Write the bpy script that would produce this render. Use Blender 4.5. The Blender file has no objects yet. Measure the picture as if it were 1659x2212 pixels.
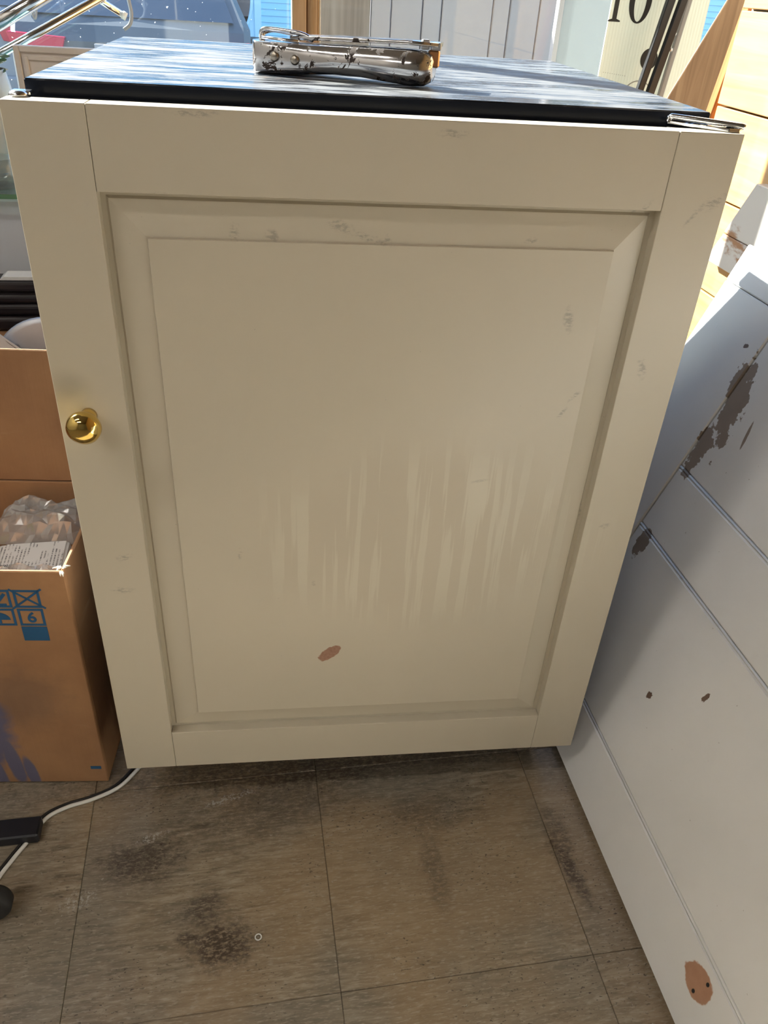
import bpy, bmesh, math, random
from mathutils import Vector, Matrix
random.seed(7)
R = math.radians
scene = bpy.context.scene
COL = scene.collection

# ------------------------------------------------------------------ camera
M = ((0.98465562718049, -0.164914509243145, 0.0570657559565149),
     (-0.04573919935604564, -0.5594677977999852, -0.8275890942171138),
     (0.168407902142577, 0.8122801166259874, -0.5584261729450085))
CAM = Vector((-0.12790772, -0.68673866, 0.95550012))
FPX = 1705.470428
cd = bpy.data.cameras.new('camera')
co = bpy.data.objects.new('camera', cd); COL.objects.link(co)
rot = Matrix(((M[0][0], -M[1][0], -M[2][0]), (M[0][1], -M[1][1], -M[2][1]), (M[0][2], -M[1][2], -M[2][2])))
co.matrix_world = Matrix.Translation(CAM) @ rot.to_4x4()
cd.sensor_fit = 'HORIZONTAL'; cd.sensor_width = 36.0; cd.lens = FPX / 1659 * 36.0
cd.clip_start = 0.02
scene.camera = co

# ------------------------------------------------------------------ light
SUN_AZ, SUN_EL = 45.6, 33.0
w = bpy.data.worlds.new('sky'); scene.world = w; w.use_nodes = True
wn = w.node_tree; bg = wn.nodes['Background']
sky = wn.nodes.new('ShaderNodeTexSky'); sky.sky_type = 'NISHITA'; sky.sun_disc = False
sky.sun_elevation = R(SUN_EL); sky.sun_rotation = R(-SUN_AZ); sky.air_density = 1.0; sky.dust_density = 0.4
wn.links.new(sky.outputs[0], bg.inputs[0]); bg.inputs[1].default_value = 0.19
sl = bpy.data.lights.new('sun', 'SUN'); so = bpy.data.objects.new('sun', sl); COL.objects.link(so)
sl.energy = 10.5; sl.angle = R(0.55); sl.color = (1.0, 0.95, 0.87)
sdir = Vector((-math.sin(R(SUN_AZ)) * math.cos(R(SUN_EL)), math.cos(R(SUN_AZ)) * math.cos(R(SUN_EL)), math.sin(R(SUN_EL))))
so.rotation_euler = sdir.to_track_quat('Z', 'Y').to_euler(); so.location = (-4, 6, 5)
vs = scene.view_settings
vs.view_transform = 'Standard'; vs.look = 'None'; vs.gamma = 1.0; vs.use_curve_mapping = False
vs.exposure = 1.6
FILL_LAMP = 13.5  # emission of the added ceiling fill lamps
scene.cycles.max_bounces = 6; scene.cycles.diffuse_bounces = 3; scene.cycles.glossy_bounces = 3; scene.cycles.transmission_bounces = 4

# ------------------------------------------------------------------ helpers
def at(px, py, Y):
    """point of the place seen at photo pixel (px,py) and lying at depth y=Y"""
    a, b = px - 829.5, py - 1106.0
    d = Vector([M[0][i] * a + M[1][i] * b + M[2][i] * FPX for i in range(3)])
    return CAM + d * ((Y - CAM.y) / d.y)

def tag(o, label=None, cat=None, group=None, kind=None):
    if label: o['label'] = label
    if cat: o['category'] = cat
    if group: o['group'] = group
    if kind: o['kind'] = kind
    return o

def link(name, mesh, mat=None, parent=None, loc=(0, 0, 0), rotz=0.0):
    o = bpy.data.objects.new(name, mesh); COL.objects.link(o)
    if mat is not None and mesh is not None and not mesh.materials: mesh.materials.append(mat)
    if parent is not None: o.parent = parent
    o.location = loc
    if rotz: o.rotation_euler.z = rotz
    return o

def empty(name, loc=(0, 0, 0), rotz=0.0):
    o = bpy.data.objects.new(name, None); COL.objects.link(o)
    o.location = loc; o.rotation_euler.z = rotz; o.empty_display_size = .05
    return o

class MB:
    def __init__(s): s.bm = bmesh.new()
    def box(s, a, b, bev=0.0, mtx=None, seg=1):
        t = bmesh.new()
        bmesh.ops.create_cube(t, size=1.0)
        c = [(a[i] + b[i]) / 2 for i in range(3)]; d = [abs(b[i] - a[i]) for i in range(3)]
        for v in t.verts: v.co = Vector([c[i] + v.co[i] * d[i] for i in range(3)])
        if bev > 0: bmesh.ops.bevel(t, geom=t.edges[:], offset=bev, segments=seg, profile=.5, affect='EDGES')
        return s.add(t, mtx)
    def add(s, t, mtx=None):
        if mtx is not None: t.transform(mtx)
        me = bpy.data.meshes.new('tmp'); t.to_mesh(me); t.free(); s.bm.from_mesh(me); bpy.data.meshes.remove(me)
        return s
    def prism(s, poly, lo, hi, axis='y', bev=0.0, mtx=None):
        """polygon in the two other axes, extruded lo..hi along axis"""
        t = bmesh.new()
        def P(p, h):
            return {'x': (h, p[0], p[1]), 'y': (p[0], h, p[1]), 'z': (p[0], p[1], h)}[axis]
        A = [t.verts.new(P(p, lo)) for p in poly]; B = [t.verts.new(P(p, hi)) for p in poly]
        n = len(poly)
        t.faces.new(A); t.faces.new(B[::-1])
        for i in range(n): t.faces.new((A[i], B[i], B[(i + 1) % n], A[(i + 1) % n]))
        bmesh.ops.recalc_face_normals(t, faces=t.faces[:])
        if bev > 0: bmesh.ops.bevel(t, geom=t.edges[:], offset=bev, segments=1, affect='EDGES')
        return s.add(t, mtx)
    def tube(s, pts, r, seg=14, cap=True):
        pts = [Vector(p) for p in pts]; rings = []; n = len(pts)
        rr = r if isinstance(r, (list, tuple)) else [r] * n
        up = None
        for i, p in enumerate(pts):
            d = (pts[min(i + 1, n - 1)] - pts[max(i - 1, 0)]).normalized()
            if up is None: up = Vector((0, 0, 1)) if abs(d.z) < .9 else Vector((1, 0, 0))
            x = d.cross(up).normalized(); y = x.cross(d).normalized(); up = y
            rings.append([s.bm.verts.new(p + (x * math.cos(2 * math.pi * k / seg) + y * math.sin(2 * math.pi * k / seg)) * rr[i]) for k in range(seg)])
        for i in range(n - 1):
            for k in range(seg):
                f = s.bm.faces.new((rings[i][k], rings[i][(k + 1) % seg], rings[i + 1][(k + 1) % seg], rings[i + 1][k])); f.smooth = True
        if cap:
            s.bm.faces.new(rings[0][::-1]); s.bm.faces.new(rings[-1])
        return s
    def lathe(s, prof, seg=32, axis='z', c=(0, 0, 0)):
        c = Vector(c); rings = []
        for (r, h) in prof:
            ring = []
            for k in range(seg):
                a = 2 * math.pi * k / seg; u, v = r * math.cos(a), r * math.sin(a)
                ring.append(s.bm.verts.new(c + Vector({'z': (u, v, h), 'y': (u, h, v), 'x': (h, u, v)}[axis])))
            rings.append(ring)
        for i in range(len(rings) - 1):
            for k in range(seg):
                f = s.bm.faces.new((rings[i][k], rings[i][(k + 1) % seg], rings[i + 1][(k + 1) % seg], rings[i + 1][k])); f.smooth = True
        s.bm.faces.new(rings[0][::-1]); s.bm.faces.new(rings[-1])
        return s
    def mesh(s, name, smooth=None):
        bmesh.ops.recalc_face_normals(s.bm, faces=s.bm.faces[:])
        me = bpy.data.meshes.new(name); s.bm.to_mesh(me); s.bm.free()
        if smooth is not None:
            for p in me.polygons: p.use_smooth = smooth
        return me
    def build(s, name, mat, parent=None, loc=(0, 0, 0), rotz=0.0, smooth=None):
        return link(name, s.mesh(name, smooth), mat, parent, loc, rotz)

def bx(name, a, b, mat, parent=None, bev=0.0, mtx=None):
    return MB().box(a, b, bev, mtx).build(name, mat, parent)

def smooth_path(pts, n=8):
    """Catmull-Rom through pts"""
    P = [Vector(p) for p in pts]; P = [P[0] * 2 - P[1]] + P + [P[-1] * 2 - P[-2]]; out = []
    for i in range(1, len(P) - 2):
        for k in range(n):
            t = k / n
            out.append(0.5 * ((2 * P[i]) + (-P[i - 1] + P[i + 1]) * t + (2 * P[i - 1] - 5 * P[i] + 4 * P[i + 1] - P[i + 2]) * t * t + (-P[i - 1] + 3 * P[i] - 3 * P[i + 1] + P[i + 2]) * t ** 3))
    out.append(P[-2]); return out

# ------------------------------------------------------------------ material toolkit
class Mat:
    def __init__(s, name, color=(.8, .8, .8), rough=.5, metal=0.0, spec=.5):
        s.m = bpy.data.materials.new(name); s.m.use_nodes = True
        s.t = s.m.node_tree; s.b = s.t.nodes['Principled BSDF']; s.out = s.t.nodes['Material Output']
        s.set('Base Color', (*color, 1)); s.set('Roughness', rough); s.set('Metallic', metal); s.set('Specular IOR Level', spec)
        s._oc = None; s._jag = {}
    def set(s, k, v):
        if isinstance(v, bpy.types.NodeSocket): s.t.links.new(v, s.b.inputs[k])
        else: s.b.inputs[k].default_value = v
    def n(s, typ, **kw):
        nd = s.t.nodes.new(typ)
        for k, v in kw.items(): setattr(nd, k, v)
        return nd
    def con(s, a, sock):
        if isinstance(a, bpy.types.NodeSocket): s.t.links.new(a, sock)
        else: sock.default_value = a
    def oc(s, world=False):
        if world: return s.n('ShaderNodeNewGeometry').outputs['Position']
        if s._oc is None: s._oc = s.n('ShaderNodeTexCoord').outputs['Object']
        return s._oc
    def mapv(s, vec, scale=(1, 1, 1), rot=(0, 0, 0), loc=(0, 0, 0)):
        nd = s.n('ShaderNodeMapping'); s.con(vec, nd.inputs[0])
        nd.inputs['Location'].default_value = loc; nd.inputs['Rotation'].default_value = rot; nd.inputs['Scale'].default_value = scale
        return nd.outputs[0]
    def noise(s, vec, scale=5, detail=4, rough=.55, dist=0.0, color=False):
        nd = s.n('ShaderNodeTexNoise'); s.con(vec, nd.inputs['Vector'])
        nd.inputs['Scale'].default_value = scale; nd.inputs['Detail'].default_value = detail
        nd.inputs['Roughness'].default_value = rough; nd.inputs['Distortion'].default_value = dist
        return nd.outputs['Color' if color else 'Fac']
    def ramp(s, f, stops, interp='LINEAR'):
        nd = s.n('ShaderNodeValToRGB'); s.con(f, nd.inputs[0]); cr = nd.color_ramp; cr.interpolation = interp
        while len(cr.elements) < len(stops): cr.elements.new(.5)
        for e, (p, c) in zip(cr.elements, stops):
            e.position = p; e.color = (*c, 1) if isinstance(c, tuple) else (c, c, c, 1)
        return nd.outputs[0]
    def math(s, op, a, b=0.0, clamp=False):
        nd = s.n('ShaderNodeMath', operation=op); nd.use_clamp = clamp; s.con(a, nd.inputs[0]); s.con(b, nd.inputs[1]); return nd.outputs[0]
    def mix(s, f, a, b, mode='MIX'):
        nd = s.n('ShaderNodeMix', data_type='RGBA', blend_type=mode); s.con(f, nd.inputs[0])
        for v, i in ((a, 6), (b, 7)):
            s.con((*v, 1) if isinstance(v, tuple) else v, nd.inputs[i])
        return nd.outputs[2]
    def smooth(s, v, lo, hi, a=0.0, b=1.0):
        nd = s.n('ShaderNodeMapRange', interpolation_type='SMOOTHSTEP'); s.con(v, nd.inputs[0])
        nd.inputs[1].default_value = lo; nd.inputs[2].default_value = hi; nd.inputs[3].default_value = a; nd.inputs[4].default_value = b
        return nd.outputs[0]
    def sep(s, vec):
        nd = s.n('ShaderNodeSeparateXYZ'); s.con(vec, nd.inputs[0]); return nd.outputs
    def jagged(s, vec, jscale):
        js = next((q for q in s._jag if .75 < q[1] / jscale < 1.34 and q[0] == vec.node.name), None)
        if js is None:
            js = (vec.node.name, jscale); s._jag[js] = s.math('SUBTRACT', s.noise(vec, jscale, 3, .7), .5)
        return s._jag[js]
    def blob(s, vec, c, r, ang=0.0, axes='xy', soft=.3, jag=.0, jscale=60):
        """1 inside an ellipse drawn on two axes of vec, with a ragged edge"""
        o = s.sep(vec); i, j = 'xyz'.index(axes[0]), 'xyz'.index(axes[1])
        u = s.math('SUBTRACT', o[i], c[0]); v = s.math('SUBTRACT', o[j], c[1])
        ca, sa = math.cos(ang), math.sin(ang)
        p = s.math('ADD', s.math('MULTIPLY', u, ca / r[0]), s.math('MULTIPLY', v, sa / r[0]))
        q = s.math('ADD', s.math('MULTIPLY', u, -sa / r[1]), s.math('MULTIPLY', v, ca / r[1]))
        d = s.math('SQRT', s.math('ADD', s.math('MULTIPLY', p, p), s.math('MULTIPLY', q, q)))
        if jag: d = s.math('ADD', d, s.math('MULTIPLY', s.jagged(vec, jscale), jag))
        return s.smooth(d, 1 - soft, 1 + soft, 1.0, 0.0)
    def add(s, *fs):
        r = fs[0]
        for f in fs[1:]: r = s.math('MAXIMUM', r, f)
        return r
    def bump(s, h, strength=.2, dist=.002):
        nd = s.n('ShaderNodeBump'); nd.inputs['Strength'].default_value = strength; nd.inputs['Distance'].default_value = dist
        s.con(h, nd.inputs['Height']); s.set('Normal', nd.outputs[0])

MT = {}
def simple(name, color, rough=.5, metal=0.0, spec=.5, var=.0, scale=20, bump=0.0):
    m = Mat(name, color, rough, metal, spec)
    if var:
        f = m.noise(m.oc(), scale, 5)
        m.set('Base Color', m.ramp(f, [(.25, tuple(c * (1 - var) for c in color)), (.75, tuple(min(1, c * (1 + var)) for c in color))]))
        if bump: m.bump(f, bump, .002)
    MT[name] = m.m; return m

# cream paint of the refrigerator door
def cream():
    m = Mat('cream_paint', (.56, .50, .385), .36); v = m.oc()
    big = m.noise(v, 4, 3); fine = m.noise(v, 240, 2)
    col = m.mix(m.smooth(big, .3, .7), (.555, .502, .398), (.53, .482, .385))
    # dirt marks
    marks = [((-.040, .777), (.010, .004), -.2), ((-.014, .768), (.016, .0025), -.25), ((-.13, .770), (.004, .006), 0), ((-.098, .768), (.005, .004), 0),
             ((.002, .768), (.003, .003), 0), ((.288, .808), (.012, .004), .5), ((.272, .795), (.007, .002), .9), ((.225, .80), (.008, .002), .9), ((-.19, .80), (.006, .002), 0),
             ((.19, .60), (.006, .002), 1.0), ((.262, .65), (.004, .010), .3), ((.178, .70), (.004, .010), .2), ((.13, .77), (.006, .002), .2),
             ((.265, .46), (.006, .003), .4), ((-.262, .43), (.007, .004), .3), ((-.268, .385), (.01, .004), 0), ((-.14, .43), (.002, .006), 0), ((.20, .62), (.008, .002), .8), ((.238, .475), (.0015, .012), .1),
             ((-.06, .385), (.002, .004), 0), ((-.1, .365), (.0016, .0016), 0), ((.115, .52), (.01, .0015), .2), ((.05, .855), (.010, .003), 0), ((-.155, .861), (.016, .0022), 0)]
    mk = None
    for c, r, a in marks:
        b = m.blob(v, c, r, a, 'xz', .6, 2.2, 130); mk = b if mk is None else m.add(mk, b)
    mk = m.math('MULTIPLY', mk, m.smooth(m.noise(m.mapv(v, (1, 1, 2.5)), 150, 4, .7), .42, .60)); col = m.mix(m.math('MULTIPLY', mk, .5), col, (.20, .18, .16))
    col = m.mix(m.math('MULTIPLY', m.blob(v, (-.285, .628), (.015, .013), -.4, 'xz', .7), .30), col, (.16, .15, .14))  # separate soft dark spot up-left of the knob
    # speckles
    sp = m.smooth(m.noise(v, 300, 1), .79, .82)
    col = m.mix(m.math('MULTIPLY', sp, .35), col, (.22, .2, .18))
    # dried drip marks on the middle of the panel: polished streaks in a dull stain
    st = m.blob(v, (.055, .445), (.17, .105), 0, 'xz', .35, .9, 14)
    vs_ = m.mapv(v, (75, 1, 3.2)); drip = m.smooth(m.noise(vs_, 1.0, 3, .6), .50, .56)
    dull = m.math('MULTIPLY', st, m.math('SUBTRACT', 1.0, drip))
    col = m.mix(m.math('MULTIPLY', dull, .30), col, (.50, .43, .33))
    col = m.mix(m.math('MULTIPLY', m.math('MULTIPLY', st, drip), .35), col, (.66, .62, .50))
    # chipped paint
    chip = m.blob(v, (-.040, .276), (.0165, .0078), .72, 'xz', .06, .5, 240)
    col = m.mix(chip, col, m.mix(m.noise(v, 300, 2), (.23, .11, .07), (.42, .25, .17)))
    m.set('Base Color', col)
    rg = m.math('ADD', .30, m.math('MULTIPLY', big, .10)); rg = m.math('ADD', rg, m.math('MULTIPLY', dull, .16))
    rg = m.math('ADD', rg, m.math('MULTIPLY', chip, .3)); m.set('Roughness', rg)
    m.bump(fine, .035, .0008)
    MT['cream'] = m.m
cream()

def fridge_top():
    m = Mat('dusty_black_top', (.01, .012, .016), .2); v = m.oc(); o = m.sep(v)
    streak = m.noise(m.mapv(v, (9, 62, 30), (0, 0, .12)), 1.0, 6, .66, .4)
    fine = m.noise(m.mapv(v, (40, 190, 100), (0, 0, .1)), 1.0, 3, .6)
    patch = m.noise(v, 7, 4, .6)
    f = m.math('ADD', m.math('MULTIPLY', streak, .62), m.math('ADD', m.math('MULTIPLY', fine, .23), m.math('MULTIPLY', patch, .3)))
    dust = m.smooth(f, .48, .66)
    side = m.n('ShaderNodeNewGeometry').outputs['Normal']; nz = m.sep(side)[2]
    dust = m.math('MULTIPLY', dust, m.smooth(nz, .5, .9))
    rust = m.math('MULTIPLY', m.blob(v, (-.05, .15), (.10, .03), 0, 'xy', .6, 1.2, 60), m.smooth(m.noise(v, 60, 3), .56, .66))
    col = m.mix(m.math('MULTIPLY', dust, .85), (.010, .012, .018), (.17, .18, .19))
    col = m.mix(m.math('MULTIPLY', rust, .6), col, (.20, .12, .07))
    m.set('Base Color', col)
    m.set('Roughness', m.math('ADD', .16, m.math('MULTIPLY', dust, .5)))
    m.set('Specular IOR Level', m.smooth(nz, .3, .9, .08, .5)); m.bump(fine, .1, .0006); MT['top'] = m.m
fridge_top()

def tile():
    m = Mat('marbled_vinyl_tile', (.3, .25, .18), .5); v = m.oc(True)
    # each tile turned a little differently through its own random number
    info = m.n('ShaderNodeObjectInfo').outputs['Random']
    off = m.n('ShaderNodeCombineXYZ'); m.con(m.math('MULTIPLY', info, 7.0), off.inputs[0]); m.con(m.math('MULTIPLY', info, 3.0), off.inputs[1])
    add = m.n('ShaderNodeVectorMath', operation='ADD'); m.con(v, add.inputs[0]); m.con(off.outputs[0], add.inputs[1]); vo = add.outputs[0]
    grain = m.noise(m.mapv(vo, (22, 150, 40), (0, 0, .12)), 1.0, 3, .65, .5)
    grain2 = m.noise(m.mapv(vo, (90, 420, 90), (0, 0, .06)), 1.0, 2, .65)
    cloud = m.noise(vo, 6, 4, .6, .5); hue = m.noise(v, 3.5, 3, .5)
    base = m.ramp(grain, [(.28, (.135, .104, .068)), (.5, (.265, .212, .145)), (.72, (.42, .355, .265))])
    col = m.mix(m.smooth(cloud, .38, .60, 0, .95), base, m.mix(.5, base, (.165, .152, .125)))
    col = m.mix(m.smooth(hue, .44, .58, 0, .75), col, m.mix(.65, col, (.32, .22, .12)))
    col = m.mix(m.smooth(grain2, .50, .70, 0, .55), col, (.43, .375, .295))
    pits = m.smooth(m.noise(m.mapv(v, (190, 330, 200)), 1.0, 2, .5), .63, .69)
    pits = m.math('MULTIPLY', pits, m.smooth(m.noise(v, 9, 3, .6), .42, .62, .1, 1.0))
    col = m.mix(m.math('MULTIPLY', pits, .8), col, (.045, .030, .020))
    wf = m.smooth(m.noise(v, 120, 3, .6), .69, .73); col = m.mix(m.math('MULTIPLY', wf, .45), col, (.5, .47, .42))
    stains_and_band = [((-.182, -.183), (.026, .020), 0, .9), ((-.205, -.135), (.02, .012), .5, .7), ((-.285, -.062), (.035, .022), 0, .7), ((.267, -.150), (.008, .030), .2, .8),
              ((.268, -.10), (.012, .03), 0, .55), ((-.12, .0), (.09, .035), .2, .45), ((.10, -.04), (.05, .02), 0, .4), ((.09, -.123), (.01, .04), 0, .45), ((.0, .06), (.3, .022), 0, .6), ((-.225, -.168), (.008, .006), 0, .8)]  # the widest entry is a dark band under the refrigerator front
    brk = m.smooth(m.noise(m.mapv(v, (130, 260, 100), (0, 0, .1)), 1.0, 3, .75), .36, .56, .15, 1.0)
    for c, r, a, k in stains_and_band:
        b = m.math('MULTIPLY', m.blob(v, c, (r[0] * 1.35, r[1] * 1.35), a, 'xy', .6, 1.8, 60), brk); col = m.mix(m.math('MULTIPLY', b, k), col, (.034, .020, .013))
    scr = m.blob(v, (-.175, .018), (.035, .006), .25, 'xy', .5, 1.7, 120)
    scr = m.add(scr, m.blob(v, (-.355, -.105), (.018, .010), .3, 'xy', .5, 1.9, 120), m.blob(v, (-.275, -.03), (.02, .006), .3, 'xy', .5, 1.9, 120), m.blob(v, (-.1402, -.1804), (.0035, .0035), 0, 'xy', .2), m.blob(v, (.083, -.123), (.004, .003), 0, 'xy', .4, 1.5, 200))
    col = m.mix(m.math('MULTIPLY', m.math('MULTIPLY', scr, m.smooth(m.noise(v, 260, 4, .7), .48, .60)), .6), col, (.58, .56, .52))
    m.set('Base Color', col)
    m.set('Roughness', m.math('ADD', .36, m.math('MULTIPLY', grain, .28)))
    m.bump(m.math('ADD', grain, m.math('MULTIPLY', grain2, .6)), .35, .0012); MT['tile'] = m.m
tile()

def white_door_paint():
    m = Mat('old_white_paint', (.66, .65, .63), .34); v = m.oc()
    brush = m.noise(m.mapv(v, (1, 6, 120)), 1.0, 4, .6); lump = m.noise(v, 26, 3, .6)
    col = m.mix(m.smooth(m.noise(v, 5, 3), .3, .7), (.84, .84, .82), (.79, .79, .77))
    pe = m.add(m.blob(v, (.157, .545), (.020, .058), -.32, 'yz', .05, 2.4, 42), m.blob(v, (.158, .468), (.012, .042), -.1, 'yz', .05, 2.4, 42), m.blob(v, (.147, .315), (.012, .026), .1, 'yz', .05, 2.2, 50), m.blob(v, (.103, .525), (.0025, .018), -.25, 'yz', .1, .5, 90))
    scar = m.blob(v, (-.330, .0585), (.0215, .0185), 0, 'yz', .05, .6, 50)
    chips = m.add(m.blob(v, (-.034, .194), (.004, .006), .4, 'yz', .1, 2.0, 150), m.blob(v, (-.1016, .264), (.003, .007), .2, 'yz', .1, 2.0, 150), m.blob(v, (.20, .61), (.005, .003), 0, 'yz', .1, 2.0, 150))
    speck = m.smooth(m.noise(v, 210, 1), .80, .82)
    col = m.mix(pe, col, m.mix(m.noise(v, 40, 3), (.33, .26, .205), (.25, .20, .155)))
    col = m.mix(m.math('MULTIPLY', speck, .5), col, (.25, .2, .16))
    col = m.mix(scar, col, m.mix(m.noise(v, 120, 3), (.52, .30, .19), (.42, .22, .13)))
    col = m.mix(chips, col, (.16, .10, .07))
    col = m.mix(m.add(m.blob(v, (-.338, .070), (.0022, .0026), 0, 'yz', .2), m.blob(v, (-.333, .047), (.0022, .0026), 0, 'yz', .2)), col, (.01, .01, .01))
    m.set('Base Color', col)
    m.set('Roughness', m.math('ADD', .28, m.math('ADD', m.math('MULTIPLY', brush, .12), m.math('MULTIPLY', m.add(pe, scar), .35))))
    drops = m.smooth(m.noise(v, 34, 2), .74, .8)
    h = m.math('ADD', m.math('MULTIPLY', brush, .35), m.math('ADD', m.math('MULTIPLY', lump, .25), m.math('MULTIPLY', drops, .35)))
    m.bump(h, .4, .0016); MT['oldwhite'] = m.m
white_door_paint()

def wood(name, dark, mid, light, axis='z', scale=1.0, rough=.55, knots=False, coat=0.0):
    m = Mat(name, mid, rough); v = m.oc()
    sc = {'z': (60, 60, 3), 'x': (3, 60, 60), 'y': (60, 3, 60)}[axis]
    info = m.n('ShaderNodeObjectInfo').outputs['Random']
    off = m.n('ShaderNodeCombineXYZ'); [m.con(m.math('MULTIPLY', info, 9.0 + i), off.inputs[i]) for i in range(3)]
    add = m.n('ShaderNodeVectorMath', operation='ADD'); m.con(v, add.inputs[0]); m.con(off.outputs[0], add.inputs[1]); vv = add.outputs[0]
    g = m.noise(m.mapv(vv, tuple(q * scale for q in sc)), 1.0, 4, .6, .8); b = m.noise(vv, 5, 2)
    col = m.ramp(m.math('ADD', m.math('MULTIPLY', g, .7), m.math('MULTIPLY', b, .3)), [(.32, dark), (.5, mid), (.68, light)])
    if knots:
        wv = m.n('ShaderNodeTexVoronoi'); wv.inputs['Scale'].default_value = 3.6; m.con(m.mapv(vv, (1, 1, 1.6)), wv.inputs['Vector'])
        k = m.smooth(wv.outputs['Distance'], .045, .10, 1, 0); col = m.mix(m.math('MULTIPLY', k, .85), col, tuple(c * .35 for c in dark))
    m.set('Base Color', col); m.bump(g, .15, .001)
    if coat: m.set('Coat Weight', coat)
    MT[name] = m.m
wood('pine', (.36, .19, .07), (.50, .29, .11), (.58, .37, .165), 'y', .7, .5, True)
wood('plank', (.20, .115, .06), (.33, .20, .11), (.47, .31, .18), 'z', .8, .6)
wood('stained', (.20, .055, .012), (.36, .115, .028), (.46, .17, .05), 'z', .7, .35)
wood('postwood', (.24, .15, .08), (.40, .27, .15), (.50, .36, .22), 'z', .9, .65)
wood('dark_bar', (.010, .008, .010), (.024, .018, .02), (.09, .075, .07), 'x', 1.2, .38)
wood('plywood', (.19, .16, .135), (.27, .235, .20), (.33, .30, .265), 'z', .5, .75)

def whitewash():
    m = Mat('whitewashed_board', (.8, .75, .68), .7); v = m.oc()
    f = m.smooth(m.noise(m.mapv(v, (6, 6, 14)), 1, 5, .65), .56, .64)
    m.set('Base Color', m.mix(f, (.66, .62, .55), (.40, .21, .10))); m.bump(f, .3, .001); MT['whitewash'] = m.m
whitewash()

def cardboard(name='cardboard', painted=True):
    m = Mat(name, (.36, .19, .09), .8); v = m.oc()
    flute = m.noise(m.mapv(v, (260, 260, 3)), 1, 2); cl = m.noise(v, 9, 5, .6)
    col = m.mix(m.smooth(cl, .3, .7), (.385, .205, .095), (.30, .152, .070))
    col = m.mix(m.smooth(m.noise(m.mapv(v, (6, 6, 30)), 1, 4), .62, .72, 0, .35), col, (.52, .36, .22))
    paint = m.add(m.blob(v, (-.165, .115), (.052, .095), 0, 'xz', .22, .9, 22), m.blob(v, (-.12, .045), (.010, .05), .1, 'xz', .2, .5, 40), m.blob(v, (-.145, .03), (.009, .05), .1, 'xz', .2, .5, 40), m.blob(v, (-.10, .02), (.008, .035), .12, 'xz', .2, .4, 40))
    dirt = m.blob(v, (-.10, .17), (.06, .05), 0, 'xz', .6, 1.4, 40)
    front = m.smooth(m.sep(v)[1], .004, .006, 1, 0)
    if painted: col = m.mix(m.math('MULTIPLY', m.math('MULTIPLY', dirt, front), .45), col, (.13, .085, .06))
    if painted: col = m.mix(m.math('MULTIPLY', m.math('MULTIPLY', paint, front), .85), col, (.085, .105, .20))
    m.set('Base Color', col); m.bump(m.math('ADD', flute, cl), .18, .0012); MT[name] = m.m
cardboard(); cardboard('cardboard_plain', False)

def worn_chrome():
    m = Mat('worn_chrome', (.72, .73, .75), .12, 1.0); v = m.oc()
    fl = m.smooth(m.noise(v, 62, 5, .72, .6), .57, .585); dirt = m.noise(v, 30, 4, .6)
    m.set('Base Color', m.mix(fl, m.mix(dirt, (.55, .56, .58), (.86, .86, .87)), (.035, .022, .016)))
    m.set('Metallic', m.math('SUBTRACT', 1.0, m.math('MULTIPLY', fl, .9)))
    m.set('Roughness', m.math('ADD', m.math('ADD', .07, m.math('MULTIPLY', dirt, .16)), m.math('MULTIPLY', fl, .5)))
    m.bump(fl, -.25, .0006); MT['chrome_worn'] = m.m
worn_chrome()

def dirty_glass():
    m = Mat('dirty_window_glass', (1, 1, 1), .05); v = m.oc()
    tr = m.n('ShaderNodeBsdfTransparent'); tr.inputs[0].default_value = (.90, .95, .97, 1)
    gl = m.n('ShaderNodeBsdfGlossy'); gl.inputs['Roughness'].default_value = .02
    fz = m.n('ShaderNodeLayerWeight'); fz.inputs[0].default_value = .5
    mx = m.n('ShaderNodeMixShader'); m.con(m.math('ADD', .04, m.math('MULTIPLY', m.math('POWER', fz.outputs['Facing'], 5.0), .9)), mx.inputs[0]); m.con(tr.outputs[0], mx.inputs[1]); m.con(gl.outputs[0], mx.inputs[2])
    df = m.n('ShaderNodeBsdfTranslucent'); df.inputs[0].default_value = (.85, .88, .9, 1)
    d2 = m.n('ShaderNodeBsdfDiffuse'); d2.inputs[0].default_value = (.8, .85, .9, 1)
    ad = m.n('ShaderNodeMixShader'); ad.inputs[0].default_value = .4; m.con(df.outputs[0], ad.inputs[1]); m.con(d2.outputs[0], ad.inputs[2])
    spots = m.smooth(m.noise(v, 130, 2, .6), .73, .77); drip = m.smooth(m.noise(m.mapv(v, (40, 1, 4)), 1, 3), .70, .78)
    film = m.math('MULTIPLY', m.noise(v, 8, 4), .012)
    f = m.math('ADD', m.math('ADD', m.math('MULTIPLY', spots, .5), m.math('MULTIPLY', drip, .05)), film, True)
    mm = m.n('ShaderNodeMixShader'); m.con(f, mm.inputs[0]); m.con(mx.outputs[0], mm.inputs[1]); m.con(ad.outputs[0], mm.inputs[2])
    m.t.links.new(mm.outputs[0], m.out.inputs[0]); MT['glass'] = m.m
dirty_glass()

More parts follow.
